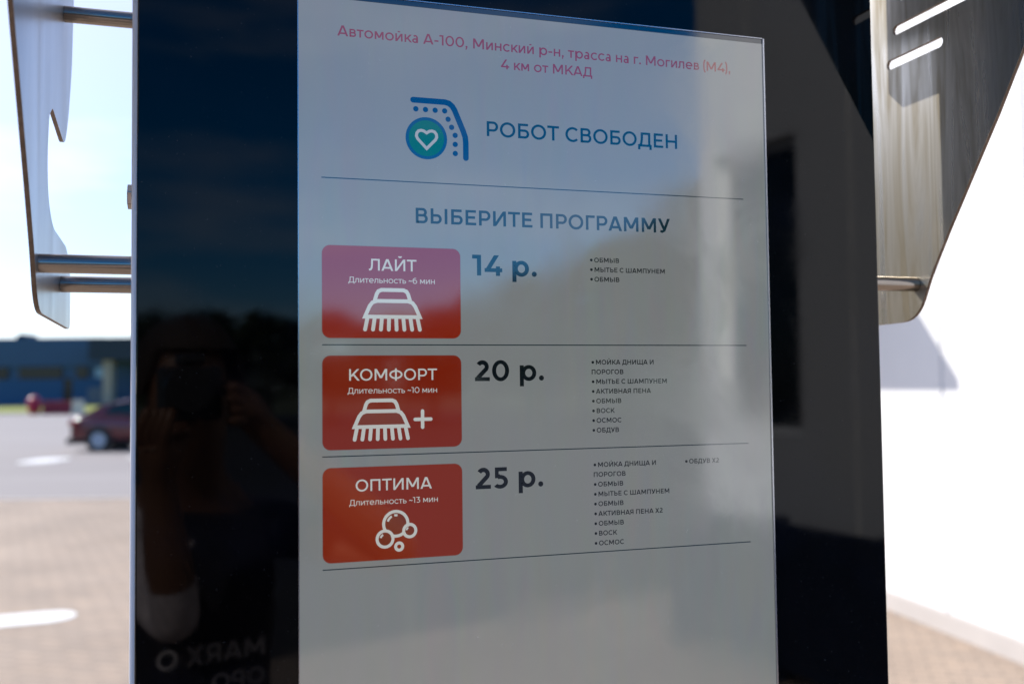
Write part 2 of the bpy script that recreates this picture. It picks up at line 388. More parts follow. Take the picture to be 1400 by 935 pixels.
# ------------------------------------------------------------------ the blue industrial building far left
YB = 112.
def bx_px(px): return (px-700)/1361*YB
blue = empty('blue_building', (bx_px(70), YB, 0))
tag(blue, 'long low blue clad industrial building with dark strip windows across the car park', 'building')
OX = bx_px(70)
def X(px): return bx_px(px)-OX
def Z(py): return 1.7+(533-py)/1361*YB
M_b1 = mat('blue_cladding', (.035, .085, .17), .5, var=.08, scale=.4); M_b2 = mat('deep_blue_cladding', (.006, .075, .19), .5, var=.08, scale=.4)
M_glass = mat('dark_glass', (.006, .006, .01), .06); M_navy = mat('navy_fascia', (.008, .018, .035), .5)
mb = MB(); mb.box(X(-90), X(300), .3, 30, 0, Z(463)); mb.build('body', M_b1, blue)
mb = MB(); mb.box(X(-90), X(141), 0, .298, Z(500), Z(461)); mb.build('upper_band', M_b1, blue)
mb = MB(); mb.box(X(-90), X(86), .02, .298, .0, Z(518)); mb.box(X(99), X(150), .02, .298, 0, Z(518)); mb.build('lower_band', M_b2, blue)
for p0, p1 in ((-60, 10), (25, 84), (103, 119)):
    mb = MB(); mb.box(X(p0), X(p1), .1, .296, Z(517), Z(501)); wd = mb.build('window', M_glass, blue)
    mb = MB(); mb.box(X(p0), X(p1), .05, .1, Z(500.6), Z(500)); mb.build('lintel', M_navy, wd)
mb = MB(); mb.box(X(87), X(98), .12, .29, 0, Z(517)); mb.build('door', M_glass, blue)
mb = MB(); mb.box(X(141), X(300), -4, .25, Z(494), Z(464)); mb.build('canopy', M_navy, blue)
M_tan = mat('tan_render', (.42, .33, .27), .8, var=.1, scale=1)
for p in (163, 215): 
    mb = MB(); mb.box(X(p-6), X(p+6), -3.4, -2.2, 0, Z(494.1)); mb.build('column', M_tan, blue)
mb = MB(); mb.box(X(122), X(150), -.4, .01, 0, Z(530)); mb.build('annex', mat('grey_annex', (.16, .17, .2), .6), blue)
mb = MB(); mb.box(X(131), X(142), -.2, .015, Z(516), Z(503)); mb.build('pale_panel', mat('pale_blue_panel', (.35, .5, .62), .4), blue)
mb = MB(); mb.prism([(X(1), Z(460.9)), (X(19), Z(460.9)), (X(14), Z(453)), (X(6), Z(453))], 3, 6); mb.build('roof_vent', M_navy, blue)

# ------------------------------------------------------------------ barriers and bin on the verge
def jersey(px, Y, L, h, m, label, stripe=None):
    mb = MB(); w = .25
    mb.prism([(-w, 0), (w, 0), (w, h*.18), (w*.5, h*.45), (w*.38, h), (-w*.38, h), (-w*.5, h*.45), (-w, h*.18)], -L/2, L/2)
    o = mb.build('road_barrier', m, bevel=.02); o.rotation_euler = (0, 0, R(90)); o.location = ((px-700)/1361*Y, Y, .1 if Y > 73 else -.004)
    return tag(o, label, 'barrier', 'plastic barriers along the grass verge')
M_redp = mat('red_plastic', (.24, .004, .016), .45, var=.12, scale=4); M_whp = mat('cream_plastic', (.72, .62, .42), .45)
jersey(69, 71, 1.05, .95, M_redp, 'red plastic road barrier next to the round red bin')
jersey(89, 71, .98, .95, M_redp, 'red plastic road barrier next to the cream barrier')
jersey(107, 71, .8, 1.0, M_whp, 'cream plastic road barrier behind the red car tail')
binr = empty('litter_bin', ((47-700)/1361*71, 71, -.004))
tag(binr, 'round red domed litter bin standing on an orange base by the grass verge', 'bin')
mb = MB(); prof = [(.36, .2), (.48, .5), (.5, .8), (.43, 1.08), (.26, 1.28), (.0, 1.35)]; n = 24; vs = []
for r_, z_ in prof[:-1]: vs += [(r_*math.cos(2*math.pi*i/n), r_*math.sin(2*math.pi*i/n), z_) for i in range(n)]
fs = []
for j in range(len(prof)-2): fs += [(j*n+i, j*n+(i+1) % n, (j+1)*n+(i+1) % n, (j+1)*n+i) for i in range(n)]
vs.append((0, 0, 1.35)); fs += [((len(prof)-2)*n+i, (len(prof)-2)*n+(i+1) % n, len(vs)-1) for i in range(n)]
mb.add(vs, fs); mb.build('shell', mat('bin_red', (.42, .008, .035), .35), binr, smooth=True)
mb = MB(); mb.tube((0,0,0), (0,0,.25), .35); mb.build('base', mat('orange_base', (.5, .14, .01), .5), binr)

# ------------------------------------------------------------------ red saloon car
def make_car():
    root = empty('parked_car', (-11.5+1.33, 28.6, -.004), R(0))
    tag(root, 'dark red saloon car parked side-on with its tail showing beside the kiosk', 'car')
    M_car = mat('red_paint', (.12, .002, .008), .25, coat=1.); M_win = mat('tinted_window', (.01, .03, .03), .04); M_blk = mat('black_rubber', (.02, .02, .02), .7)
    # stations along x (rear -2.25 .. front 2.25): half width, sill z, belt z, roof z (or None)
    xs = [-2.25, -2.15, -1.9, -1.5, -1.05, -.6, -.1, .4, .85, 1.3, 1.75, 2.1, 2.25]
    belt = [.78, .93, .99, 1.0, .99, .97, .95, .94, .93, .9, .84, .72, .55]
    hw = [.70, .78, .84, .87, .88, .89, .89, .89, .88, .87, .84, .76, .62]
    mb = MB(); ring = []
    for x, b, h in zip(xs, belt, hw):
        ring.append([(x, -h*.93, .2), (x, -h, .42), (x, -h, b-.16), (x, -h*.93, b-.03), (x, -h*.6, b+.01), (x, 0, b+.03), (x, h*.6, b+.01), (x, h*.93, b-.03), (x, h, b-.16), (x, h, .42), (x, h*.93, .2)])
    n = 11; vs = [p for r in ring for p in r]; fs = []
    for i in range(len(xs)-1): fs += [(i*n+j, i*n+j+1, (i+1)*n+j+1, (i+1)*n+j) for j in range(n-1)] + [(i*n+n-1, i*n, (i+1)*n, (i+1)*n+n-1)]
    fs += [tuple(range(n)), tuple(range((len(xs)-1)*n, len(xs)*n))]
    mb.add(vs, fs); body = mb.build('body', M_car, root, smooth=True)
    sub = body.modifiers.new('s', 'SUBSURF'); sub.levels = sub.render_levels = 2
    gx = [-1.95, -1.45, -1.0, -.5, 0, .5, .95, 1.3]; gz = [1.0, 1.2, 1.36, 1.455, 1.475, 1.42, 1.2, .95]
    for nm, m, y0, y1, lift, th in (('roof', M_car, .58, .70, 0, .03),):
        mb = MB(); vs = []
        for x, z in zip(gx, gz):
            k = .62 if z > 1.3 else .72
            vs += [(x, -k, z-.03), (x, -k*.7, z), (x, 0, z+.012), (x, k*.7, z), (x, k, z-.03)]
        fs = [(i*5+j, i*5+j+1, i*5+j+6, i*5+j+5) for i in range(len(gx)-1) for j in range(4)]
        mb.add(vs, fs, 0); rf = mb.build('roof', M_car, root, smooth=True)
        so = rf.modifiers.new('t', 'SOLIDIFY'); so.thickness = .03; so.offset = -1
    for sgn in (-1, 1):
        for px in ([(-1.25, 1.03), (-1.02, 1.28), (-.25, 1.4), (-.25, 1.0)], [(-.19, 1.0), (-.19, 1.4), (.35, 1.39), (.95, 1.12), (1.1, .98)]):
            mb = MB(); vs = [(x, sgn*(.835-.19*(z-.98)/.42), z) for x, z in px]; mb.add(vs+[(x, y-sgn*.02, z) for x, y, z in vs], [tuple(range(len(px))), tuple(range(2*len(px)-1, len(px)-1, -1))]+[(i, (i+1) % len(px), len(px)+(i+1) % len(px), len(px)+i) for i in range(len(px))])
            mb.build('side_window', M_win, root)
        mb = MB(); pl = [(-1.9, .97), (-1.3, 1.3), (-.2, 1.455), (.5, 1.42), (1.3, .96), (1.0, .93), (-1.3, .97)]
        vs = [(x, sgn*(.855-.2*(z-.95)/.45)-sgn*.03, z-.01) for x, z in pl]; mb.add(vs, [tuple(range(len(pl)))]); mb.build('pillar_frame', M_car, root)
        mb = MB(); mb.box(-2.2, -2.02, sgn*.72-.1, sgn*.72+.1, .72, .88); mb.build('tail_light', mat('tail_lens', (.35, .01, .03), .15), root, bevel=.02)
        for wx in (-1.33, 1.35):
            mb = MB(); mb.tube((wx, sgn*.70, .315), (wx, sgn*.905, .315), .315, 32); wh = mb.build('wheel', M_blk, root, smooth=True, bevel=.02)
            mb = MB(); mb.tube((wx, sgn*.88, .315), (wx, sgn*.915, .315), .205, 24)
            for k in range(5):
                a = 2*math.pi*k/5; mb.tube((wx, sgn*.918, .315), (wx+.19*math.cos(a), sgn*.918, .315+.19*math.sin(a)), .03, 8)
            mb.build('rim', mat('alloy', (.45, .5, .58), .35, .8), wh)
            mb = MB(); mb.tube((wx, sgn*.6, .33), (wx, sgn*.895, .33), .37, 32); mb.build('wheel_arch', M_blk, root)
    mb = MB(); mb.box(-2.29, 2.2, -.8, .8, .2, .36); mb.build('sill_trim', M_blk, root, bevel=.03)
    return root
make_car()

# ------------------------------------------------------------------ the payment kiosk
AZ = R(17.78188); D, U0 = .75337, .075202
Kv = Vector((math.cos(AZ), math.sin(AZ), 0)); Nv = Vector((math.sin(AZ), -math.cos(AZ), 0))
org = Kv*(U0+.2) - Nv*D
kiosk = empty('payment_kiosk', (org.x, org.y, 0), AZ)     # local x along the face, local y into the body, z up
tag(kiosk, 'tall dark glass car wash payment kiosk with a lit portrait touchscreen price menu', 'kiosk')
mm = lambda u: u/1000-.2

mb = MB(); mb.box(-.3160, .3166, .0125, .078, .1, 2.3); mb.box(-.3155, -.30, .0785, .148, 2.065, 2.3); mb.box(.30, .3161, .0785, .148, 2.065, 2.3); mb.box(-.12, .12, .079, .3, .1, 2.0645)  # unseen top side fins added to shade the upper right shield
mb.build('housing', M_dark, kiosk, bevel=.0015)
mb = MB(); mb.box(-.3176, .3172, .0035, .012, .098, 2.301); mb.build('trim_frame', mat('pale_aluminium', (.8, .78, .79), .45, .0, rvar=.05, scale=30), kiosk, bevel=.0032, seg=4, smooth=True)
mb = MB(); mb.box(-.26, .26, .03, .2, 0, .0975); mb.build('base', M_dark, kiosk, bevel=.004)
# black glass front with dust
def glass_front():
    m = bpy.data.materials.new('black_front_glass'); m.use_nodes = True; t = m.node_tree; b = t.nodes['Principled BSDF']
    b.inputs['IOR'].default_value = 1.33
    nr = t.nodes.new('ShaderNodeTexNoise'); nr.inputs['Scale'].default_value = 14; nr.inputs['Detail'].default_value = 6; nr.inputs['Roughness'].default_value = .7; nr.inputs['Distortion'].default_value = .8
    mr = t.nodes.new('ShaderNodeMapRange'); mr.inputs[1].default_value = .42; mr.inputs[2].default_value = .68; mr.inputs[3].default_value = .018; mr.inputs[4].default_value = .065
    t.links.new(nr.outputs['Fac'], mr.inputs[0]); t.links.new(mr.outputs[0], b.inputs['Roughness'])
    tc = t.nodes.new('ShaderNodeTexCoord')
    n1 = t.nodes.new('ShaderNodeTexNoise'); n1.inputs['Scale'].default_value = 9; n1.inputs['Detail'].default_value = 3
    n2 = t.nodes.new('ShaderNodeTexNoise'); n2.inputs['Scale'].default_value = 420; n2.inputs['Detail'].default_value = 2
    r2 = t.nodes.new('ShaderNodeValToRGB'); r2.color_ramp.elements[0].position = .68; r2.color_ramp.elements[1].position = .78; r2.color_ramp.elements[1].color = (.03, .03, .03, 1)
    r1 = t.nodes.new('ShaderNodeValToRGB'); r1.color_ramp.elements[0].color = (.0002, .0002, .0004, 1); r1.color_ramp.elements[1].color = (.0025, .0034, .008, 1); r1.color_ramp.elements[0].position = .48
    ad = t.nodes.new('ShaderNodeMix'); ad.data_type = 'RGBA'; ad.blend_type = 'ADD'; ad.inputs[0].default_value = 1
    for n_ in (n1, n2, nr): t.links.new(tc.outputs['Object'], n_.inputs['Vector'])
    t.links.new(n1.outputs['Fac'], r1.inputs[0]); t.links.new(n2.outputs['Fac'], r2.inputs[0])
    t.links.new(r1.outputs[0], ad.inputs[6]); t.links.new(r2.outputs[0], ad.inputs[7]); t.links.new(ad.outputs[2], b.inputs['Base Color'])
    return m
mb = MB(); mb.box(-.3138, .3150, 0, .006, .3, 2.27); mb.build('front_glass', glass_front(), kiosk, bevel=.0012, seg=2)

# display
PAGE = (.168, .179, .182)
M_page = scr('lit_page', PAGE)
# faint camera moire streaks painted into the page emission
t = M_page.node_tree; b_ = t.nodes['Principled BSDF']; tc = t.nodes.new('ShaderNodeTexCoord'); mp = t.nodes.new('ShaderNodeMapping'); mp.inputs['Scale'].default_value = (1, 1, .16); mp.inputs['Rotation'].default_value = (0, R(9), 0)
ns = t.nodes.new('ShaderNodeTexNoise'); ns.inputs['Scale'].default_value = 75; ns.inputs['Detail'].default_value = 1.5; ns.inputs['Distortion'].default_value = .8
n3 = t.nodes.new('ShaderNodeTexNoise'); n3.inputs['Scale'].default_value = 7
hs = t.nodes.new('ShaderNodeMix'); hs.data_type = 'RGBA'; hs.blend_type = 'MIX'
t.links.new(tc.outputs['Object'], mp.inputs[0]); t.links.new(mp.outputs[0], ns.inputs['Vector']); t.links.new(tc.outputs['Object'], n3.inputs['Vector'])
sub_ = t.nodes.new('ShaderNodeMapRange'); sub_.inputs[1].default_value = .4; sub_.inputs[2].default_value = .65; sub_.inputs[3].default_value = .02; sub_.inputs[4].default_value = .10
t.links.new(n3.outputs['Fac'], sub_.inputs[0]); t.links.new(sub_.outputs[0], hs.inputs[0])
mulc = t.nodes.new('ShaderNodeMix'); mulc.data_type = 'RGBA'; mulc.blend_type = 'MULTIPLY'; mulc.inputs[0].default_value = 1
mulc.inputs[7].default_value = tuple(2*c*K_E for c in PAGE)+(1,)
t.links.new(ns.outputs['Color'], mulc.inputs[6]); hs.inputs[6].default_value = tuple(c*K_E for c in PAGE)+(1,); t.links.new(mulc.outputs[2], hs.inputs[7]); t.links.new(hs.outputs[2], b_.inputs['Emission Color'])
mb = MB(); mb.box(mm(0), mm(399.4), -.0010, .002, 1.285, 1.9962); screen = mb.build('screen', M_page, kiosk)
mb = MB(); mb.box(mm(0), mm(399.4), -.0010, .002, 1.9964, 2.0002); mb.build('screen_border', scr('unlit_border', (.0, .001, .003)), kiosk)
M_gask = mat('clear_gasket', (.5, .5, .52), .16, .85)
mb = MB(); mb.box(mm(399.6), mm(400.9), -.0022, .002, 1.283, 2.0004); mb.box(mm(-.9), mm(-.2), -.0018, .002, 1.283, 2.0004)
mb.box(mm(-.2), mm(399.5), -.0018, .002, 2.0004, 2.0011); mb.build('screen_gasket', M_gask, kiosk)

YT = -.00104
NAVY = scr('screen_navy', (.0, .014, .024)); INK = scr('screen_ink', (.001, .003, .006)); REDT = scr('screen_red', (.17, .016, .014))
WHT = scr('screen_white', (.43, .445, .43)); RULE = scr('screen_rule', (.002, .012, .02))
RED = [scr('button_red', (.185, .010, .001)), scr('button_scarlet', (.155, .0105, .0015)), scr('button_orange_red', (.165, .0125, .0015))]
FILL = [scr('brush_fill', (.20, .058, .045)), scr('brush_fill_dark', (.15, .03, .018)), scr('bubble_fill', (.12, .018, .008))]

# dust specks and dried drops on the cover glass
sp = t.nodes.new('ShaderNodeTexNoise'); sp.inputs['Scale'].default_value = 260; sp.inputs['Detail'].default_value = 2; sp.inputs['Roughness'].default_value = .8
sr = t.nodes.new('ShaderNodeValToRGB'); sr.color_ramp.elements[0].position = .7; sr.color_ramp.elements[0].color = (.0015, .0015, .002, 1); sr.color_ramp.elements[1].position = .8; sr.color_ramp.elements[1].color = (.1, .1, .1, 1)
t.links.new(tc.outputs['Object'], sp.inputs['Vector']); t.links.new(sp.outputs['Fac'], sr.inputs[0]); t.links.new(sr.outputs[0], b_.inputs['Base Color'])
sm = t.nodes.new('ShaderNodeTexNoise'); sm.inputs['Scale'].default_value = 11; sm.inputs['Detail'].default_value = 6; sm.inputs['Distortion'].default_value = 1
sq = t.nodes.new('ShaderNodeMapRange'); sq.inputs[1].default_value = .4; sq.inputs[2].default_value = .7; sq.inputs[3].default_value = .05; sq.inputs[4].default_value = .14
t.links.new(tc.outputs['Object'], sm.inputs['Vector']); t.links.new(sm.outputs['Fac'], sq.inputs[0]); t.links.new(sq.outputs[0], b_.inputs['Roughness'])

def line_text(name, txt, x0, x1, base, w, m, parent=kiosk, y=YT, stretch=1.):
    polys, W_ = layout(txt, w); s = (x1-x0)/1000/W_
    mb = MB(); poly_mb(mb, polys, mm(x0), base/1000, s, s*stretch, y)
    return mb.build(name, m, parent)
line_text('address_text', 'Автомойка А-100, Минский р-н, трасса на г. Могилев (М4),', 29, 367.5, 1967.6, 114, REDT)
line_text('address_text', '4 км от МКАД', 159.2, 238.3, 1953.2, 114, REDT)
line_text('status_text', 'РОБОТ СВОБОДЕН', 147, 315, 1898, 124, NAVY)
line_text('heading_text', 'ВЫБЕРИТЕ ПРОГРАММУ', 88.9, 306.8, 1826.2, 130, NAVY)
for z in (1858.1, 1731.8, 1648.2, 1564.7):
    mb = MB(); mb.add([(mm(16.7), YT, z/1000-.0004), (mm(377.5), YT, z/1000-.0004), (mm(377.5), YT, z/1000+.0004), (mm(16.7), YT, z/1000+.0004)], [(0,1,2,3)])
    mb.build('divider_line', RULE, kiosk)

def rrect(x0, x1, z0, z1, r, n=8):
    p = []
    for cx, cz, a0 in ((x1-r, z0+r, -90), (x1-r, z1-r, 0), (x0+r, z1-r, 90), (x0+r, z0+r, 180)):
        p += [(cx+r*math.cos(R(a0+90*i/n)), cz+r*math.sin(R(a0+90*i/n))) for i in range(n+1)]
    return p
def icon(name, polys, m, parent, y):
    mb = MB(); poly_mb(mb, polys, -.2, 0, .001, .001, y); return mb.build(name, m, parent)
def brush_icon(parent, cx, z0, k, fill, y):
    P = lambda pts: [(cx+x*k, z0+z*k) for x, z in pts]
    w = 2.75*k
    icon('brush_body', [P([(-17.2, 12.2), (17.2, 12.2), (15.2, 18), (11.2, 20.8), (-11.2, 20.8), (-15.2, 18)])], fill, parent, y)
    q = q_path(P([(-20, 10.6), (-16.6, 18.3), (-14.6, 20.8), (-11.5, 22), (11.5, 22), (14.6, 20.8), (16.6, 18.3), (20, 10.6)]), w, closed=True)
    q += q_disc(cx-20*k, z0+10.6*k, w/2)+q_disc(cx+20*k, z0+10.6*k, w/2)
    q += q_path(P([(-13, 22), (-11.5, 27), (-10.3, 29), (-8, 30), (8, 30), (10.3, 29), (11.5, 27), (13, 22)]), w)
    for i in range(8):
        t = (i-3.5)/3.5; q += q_path(P([(t*18.2, 10.2), (t*20, 1.4)]), w, rnd=True)
    icon('brush_icon', q, WHT, parent, y-.00003)
BT = [(1736.9, 1807.0), (1653.0, 1723.7), (1569.4, 1639.8)]
buttons = []
for i, (z0, z1) in enumerate(BT):
    mb = MB(); pts = rrect(mm(16.8), mm(124.2), z0/1000, z1/1000, .0062)
    mb.add([(x, YT, z) for x, z in pts], [tuple(range(len(pts)))])
    b = mb.build('program_button', RED[i], kiosk); buttons.append(b)
    q = q_path([(x*1000+200, z*1000) for x, z in rrect(mm(16.6), mm(124.4), z0/1000-.0002, z1/1000+.0002, .0064)], .45, closed=True)
    icon('button_outline', q, scr('button_edge', (.15, .15, .15)), b, YT-.00003)
b0_, b1_, b2_ = buttons
Y2 = YT-.00006
line_text('button_title', 'ЛАЙТ', 52.3, 89.2, 1788.5, 110, WHT, b0_, Y2); line_text('duration_text', 'Длительность ~6 мин', 36.6, 103.6, 1779.0, 92, WHT, b0_, Y2)
line_text('button_title', 'КОМФОРТ', 36.9, 104.8, 1704.8, 110, WHT, b1_, Y2); line_text('duration_text', 'Длительность ~10 мин', 35.7, 104.7, 1695.0, 92, WHT, b1_, Y2)
line_text('button_title', 'ОПТИМА', 41.4, 100, 1621.6, 110, WHT, b2_, Y2); line_text('duration_text', 'Длительность ~13 мин', 36.5, 104.6, 1611.2, 92, WHT, b2_, Y2)
brush_icon(b0_, 70.3, 1742.0, 1.06, FILL[0], Y2); brush_icon(b1_, 61.2, 1659.0, 1.02, FILL[1], Y2)
icon('plus_icon', q_path([(87.3, 1674.7), (99.6, 1674.7)], 2.7, rnd=True)+q_path([(93.1, 1668.6), (93.1, 1681)], 2.7, rnd=True), WHT, b1_, Y2-.00003)
# bubbles: px zoom of the third icon turned into millimetres on the face
def bub(zx, zy): px, py = 490+zx/12.47, 690+zy/12.47; return (16.9+(px-440)*.5645, 1638.4-(py-640.5)*.5525-(px-440)*.0205+.3)
CB = [(bub(588, 300), 16.4*.565*1.13/1), (bub(405, 555), 11.6*.565*1.1), (bub(825, 420), 9.4*.565*1.1), (bub(643, 688), 6.2*.565*1.1)]
q = []
for (c, r_) in CB[:3]: q += q_disc(c[0], c[1], r_-.8, 32)
icon('bubble_fill', q, FILL[2], b2_, Y2)
q = []
for k, (c, r_) in enumerate(CB):
    n = 48
    for i in range(n):
        a, b_ = 2*math.pi*i/n, 2*math.pi*(i+1)/n; m_ = (c[0]+(r_-1.1)*math.cos((a+b_)/2), c[1]+(r_-1.1)*math.sin((a+b_)/2))
        if any(k != j and k < 3 and j < 3 and (j > k) and math.hypot(m_[0]-cj[0], m_[1]-cj[1]) < rj-2.0 for j, (cj, rj) in enumerate(CB)): continue
        if k in (1, 2) and math.hypot(m_[0]-CB[0][0][0], m_[1]-CB[0][0][1]) < CB[0][1]-2.2 and k == 9: continue
        q.append([(c[0]+r_*math.cos(a), c[1]+r_*math.sin(a)), (c[0]+r_*math.cos(b_), c[1]+r_*math.sin(b_)), (c[0]+(r_-2.3)*math.cos(b_), c[1]+(r_-2.3)*math.sin(b_)), (c[0]+(r_-2.3)*math.cos(a), c[1]+(r_-2.3)*math.sin(a))])
c, r_ = CB[0]; q += q_arc(c[0], c[1], r_-3.2, r_-3.2, 118, 162, 1.7)+q_arc(c[0], c[1], r_-3.2, r_-3.2, 78, 100, 1.7)
c, r_ = CB[1]; q += q_arc(c[0], c[1], r_-3.0, r_-3.0, 115, 165, 1.5)
c, r_ = CB[2]; q += q_arc(c[0], c[1], r_-2.6, r_-2.6, 115, 170, 1.4)
icon('bubble_icon', q, WHT, b2_, Y2-.00003)

# prices
for t_, x0, x1, zb in (('14 р.', 133.9, 187.6, 1786.6), ('20 р.', 134.8, 192.6, 1703.5), ('25 р.', 134.6, 190.9, 1619.3)):
    line_text('price_text', t_, x0, x1, zb, 146, INK)
# programme lists: one mesh per line set
LISTS = [(233.9, 1799.6, ['•ОБМЫВ', '•МЫТЬЕ С ШАМПУНЕМ', '•ОБМЫВ']),
         (233.9, 1716.0, ['•МОЙКА ДНИЩА И', 'ПОРОГОВ', '•МЫТЬЕ С ШАМПУНЕМ', '•АКТИВНАЯ ПЕНА', '•ОБМЫВ', '•ВОСК', '•ОСМОС', '•ОБДУВ']),
         (234.4, 1632.9, ['•МОЙКА ДНИЩА И', 'ПОРОГОВ', '•ОБМЫВ', '•МЫТЬЕ С ШАМПУНЕМ', '•ОБМЫВ', '•АКТИВНАЯ ПЕНА Х2', '•ОБМЫВ', '•ВОСК', '•ОСМОС']),
         (317.0, 1632.9, ['•ОБДУВ Х2'])]
SC = .00548/1000
for x0, zb, lines in LISTS:
    mb = MB()
    for i, l in enumerate(lines):
        polys, W_ = layout(l, 134); poly_mb(mb, polys, mm(x0), (zb-i*7.88)/1000, SC, SC, YT)
    mb.build('program_list', INK, kiosk)

# status emblem: washer bay outline, spray dots, green disc with a heart
logo = empty('status_icon', (0, 0, 0)); logo.parent = kiosk
arcp = [(87.5, 1922.6), (113, 1922.6), (116.3, 1921.8), (118.8, 1919.8), (120.6, 1917), (127.6, 1900.5), (129.2, 1895.8), (129.6, 1891.5), (129.6, 1879.3)]
q = q_path(arcp, 4.6, rnd=True)
for d in ((89.6, 1915.6), (97.3, 1915.6), (105.0, 1915.6), (112.7, 1915.6), (115.4, 1909.2), (118.2, 1903), (121, 1896.8), (121, 1889.6), (121, 1882.4)): q += q_disc(d[0], d[1], 2.15)
icon('bay_outline', q, scr('emblem_navy', (.0002, .02, .085)), logo, YT)
icon('green_disc', q_disc(97.9, 1893.0, 14.2, 48), scr('emblem_green', (.0, .085, .04)), logo, YT)
icon('disc_rim', q_arc(97.9, 1893.0, 16.6, 16.6, 0, 360, 2.5), scr('emblem_rim', (.0004, .035, .11)), logo, YT-.00002)
hp = [(98, 1884.9), (90.9, 1892.2), (89.9, 1894.3), (90.2, 1896.6), (91.6, 1898.4), (93.7, 1899), (95.8, 1898.6), (98, 1897.2), (100.2, 1898.6), (102.3, 1899), (104.4, 1898.4), (105.8, 1896.6), (106.1, 1894.3), (105.1, 1892.2)]
icon('heart', q_path(hp, 2.3, closed=True), scr('emblem_white', (.3, .3, .31)), logo, YT-.00004)

# side shields (two bent-free steel plates on stub tubes)
def round_poly(pts):
    o = []
    for x, z, r in pts: o.append((Vector((x, z)), r))
    res = []; n = len(o)
    for i in range(n):
        p, r = o[i]
        if r == 0: res.append(tuple(p)); continue
        a, b = o[i-1][0]-p, o[(i+1) % n][0]-p
        d = min(r, a.length*.48, b.length*.48); p0 = p+a.normalized()*d; p1 = p+b.normalized()*d
        for k in range(7):
            t = k/6; res.append(tuple(p0*(1-t)**2+p*2*t*(1-t)+p1*t*t))
    return res
OUT = [(-225, 2165, 30), (-107, 1976, 0), (-77, 1928, 0), (-17, 1840, 0), (10, 1798, 10), (30, 1757, 32), (226, 1755, 10), (223, 1806, 8), (199, 1825, 14), (104, 1829, 26), (77, 1848, 20), (71, 1878, 16), (79, 1912, 6), (98, 1923, 4), (176, 1911, 14), (200, 1938, 16), (224, 1992, 12), (238, 2075, 10), (238, 2165, 20)]
def slot(x0, x1, z, r): return [(x1+r*math.cos(R(-90+180*i/10)), z+r*math.sin(R(-90+180*i/10))) for i in range(11)] + [(x0+r*math.cos(R(90+180*i/10)), z+r*math.sin(R(90+180*i/10))) for i in range(11)]
OUT_R = [(104, 1829, 26) if p[:2] == (104, 1829) else (max(p[0], 93), *p[1:]) if 1840 < p[1] < 1925 and p[0] > 0 else p for p in OUT]
SLOTS = [slot(-66, 48, 2043.5, 4.8), slot(-10, 58, 2012, 5.0), slot(-110, 40, 2075, 4.8)]
def plate_mesh(OUT):
    cv = bpy.data.curves.new('plate', 'CURVE'); cv.dimensions = '2D'; cv.fill_mode = 'BOTH'; cv.extrude = .0014; cv.bevel_depth = .0003; cv.bevel_resolution = 1
    for loop in [round_poly(OUT)]+SLOTS:
        sp = cv.splines.new('POLY'); sp.points.add(len(loop)-1); sp.use_cyclic_u = True
        for p, (x, z) in zip(sp.points, loop): p.co = (x/1000, z/1000, 0, 1)
    ob = bpy.data.objects.new('tmp', cv); COL.objects.link(ob)
    dg = bpy.context.evaluated_depsgraph_get(); me = bpy.data.meshes.new_from_object(ob.evaluated_get(dg))
    bpy.data.objects.remove(ob); bpy.data.curves.remove(cv)
    # curve x -> depth (y), curve y -> z, curve z -> x
    me.transform(Matrix(((0, 0, 1, 0), (1, 0, 0, 0), (0, 1, 0, 0), (0, 0, 0, 1))))
    return me
def plate_steel(name, dark, light, sc, lo, hi):
    m = bpy.data.materials.new(name); m.use_nodes = True; t = m.node_tree; b = t.nodes['Principled BSDF']
    b.inputs['Metallic'].default_value = .8
    tc = t.nodes.new('ShaderNodeTexCoord'); mp = t.nodes.new('ShaderNodeMapping'); mp.inputs['Scale'].default_value = sc
    n = t.nodes.new('ShaderNodeTexNoise'); n.inputs['Scale'].default_value = 1.6; n.inputs['Detail'].default_value = 5; n.inputs['Distortion'].default_value = 1.3
    mp2 = t.nodes.new('ShaderNodeMapping'); mp2.inputs['Scale'].default_value = (1, 1, .35)
    n2 = t.nodes.new('ShaderNodeTexNoise'); n2.inputs['Scale'].default_value = 26; n2.inputs['Detail'].default_value = 5
    t.links.new(tc.outputs['Object'], mp.inputs[0]); t.links.new(mp.outputs[0], n.inputs['Vector']); t.links.new(tc.outputs['Object'], mp2.inputs[0]); t.links.new(mp2.outputs[0], n2.inputs['Vector'])
    r = t.nodes.new('ShaderNodeValToRGB'); r.color_ramp.elements[0].position = .38; r.color_ramp.elements[0].color = (*dark, 1); r.color_ramp.elements[1].position = .62; r.color_ramp.elements[1].color = (*light, 1)
    t.links.new(n.outputs['Fac'], r.inputs[0]); t.links.new(r.outputs[0], b.inputs['Base Color'])
    me_ = t.nodes.new('ShaderNodeMapRange'); me_.inputs[1].default_value = .35; me_.inputs[2].default_value = .6; me_.inputs[3].default_value = .62; me_.inputs[4].default_value = .95
    t.links.new(n.outputs['Fac'], me_.inputs[0]); t.links.new(me_.outputs[0], b.inputs['Metallic'])
    q = t.nodes.new('ShaderNodeMapRange'); q.inputs[1].default_value = .3; q.inputs[2].default_value = .7; q.inputs[3].default_value = hi; q.inputs[4].default_value = lo
    t.links.new(n.outputs['Fac'], q.inputs[0]); t.links.new(q.outputs[0], b.inputs['Roughness'])
    bp = t.nodes.new('ShaderNodeBump'); bp.inputs['Strength'].default_value = .05; bp.inputs['Distance'].default_value = .004
    t.links.new(n2.outputs['Fac'], bp.inputs['Height']); t.links.new(bp.outputs[0], b.inputs['Normal'])
    return m
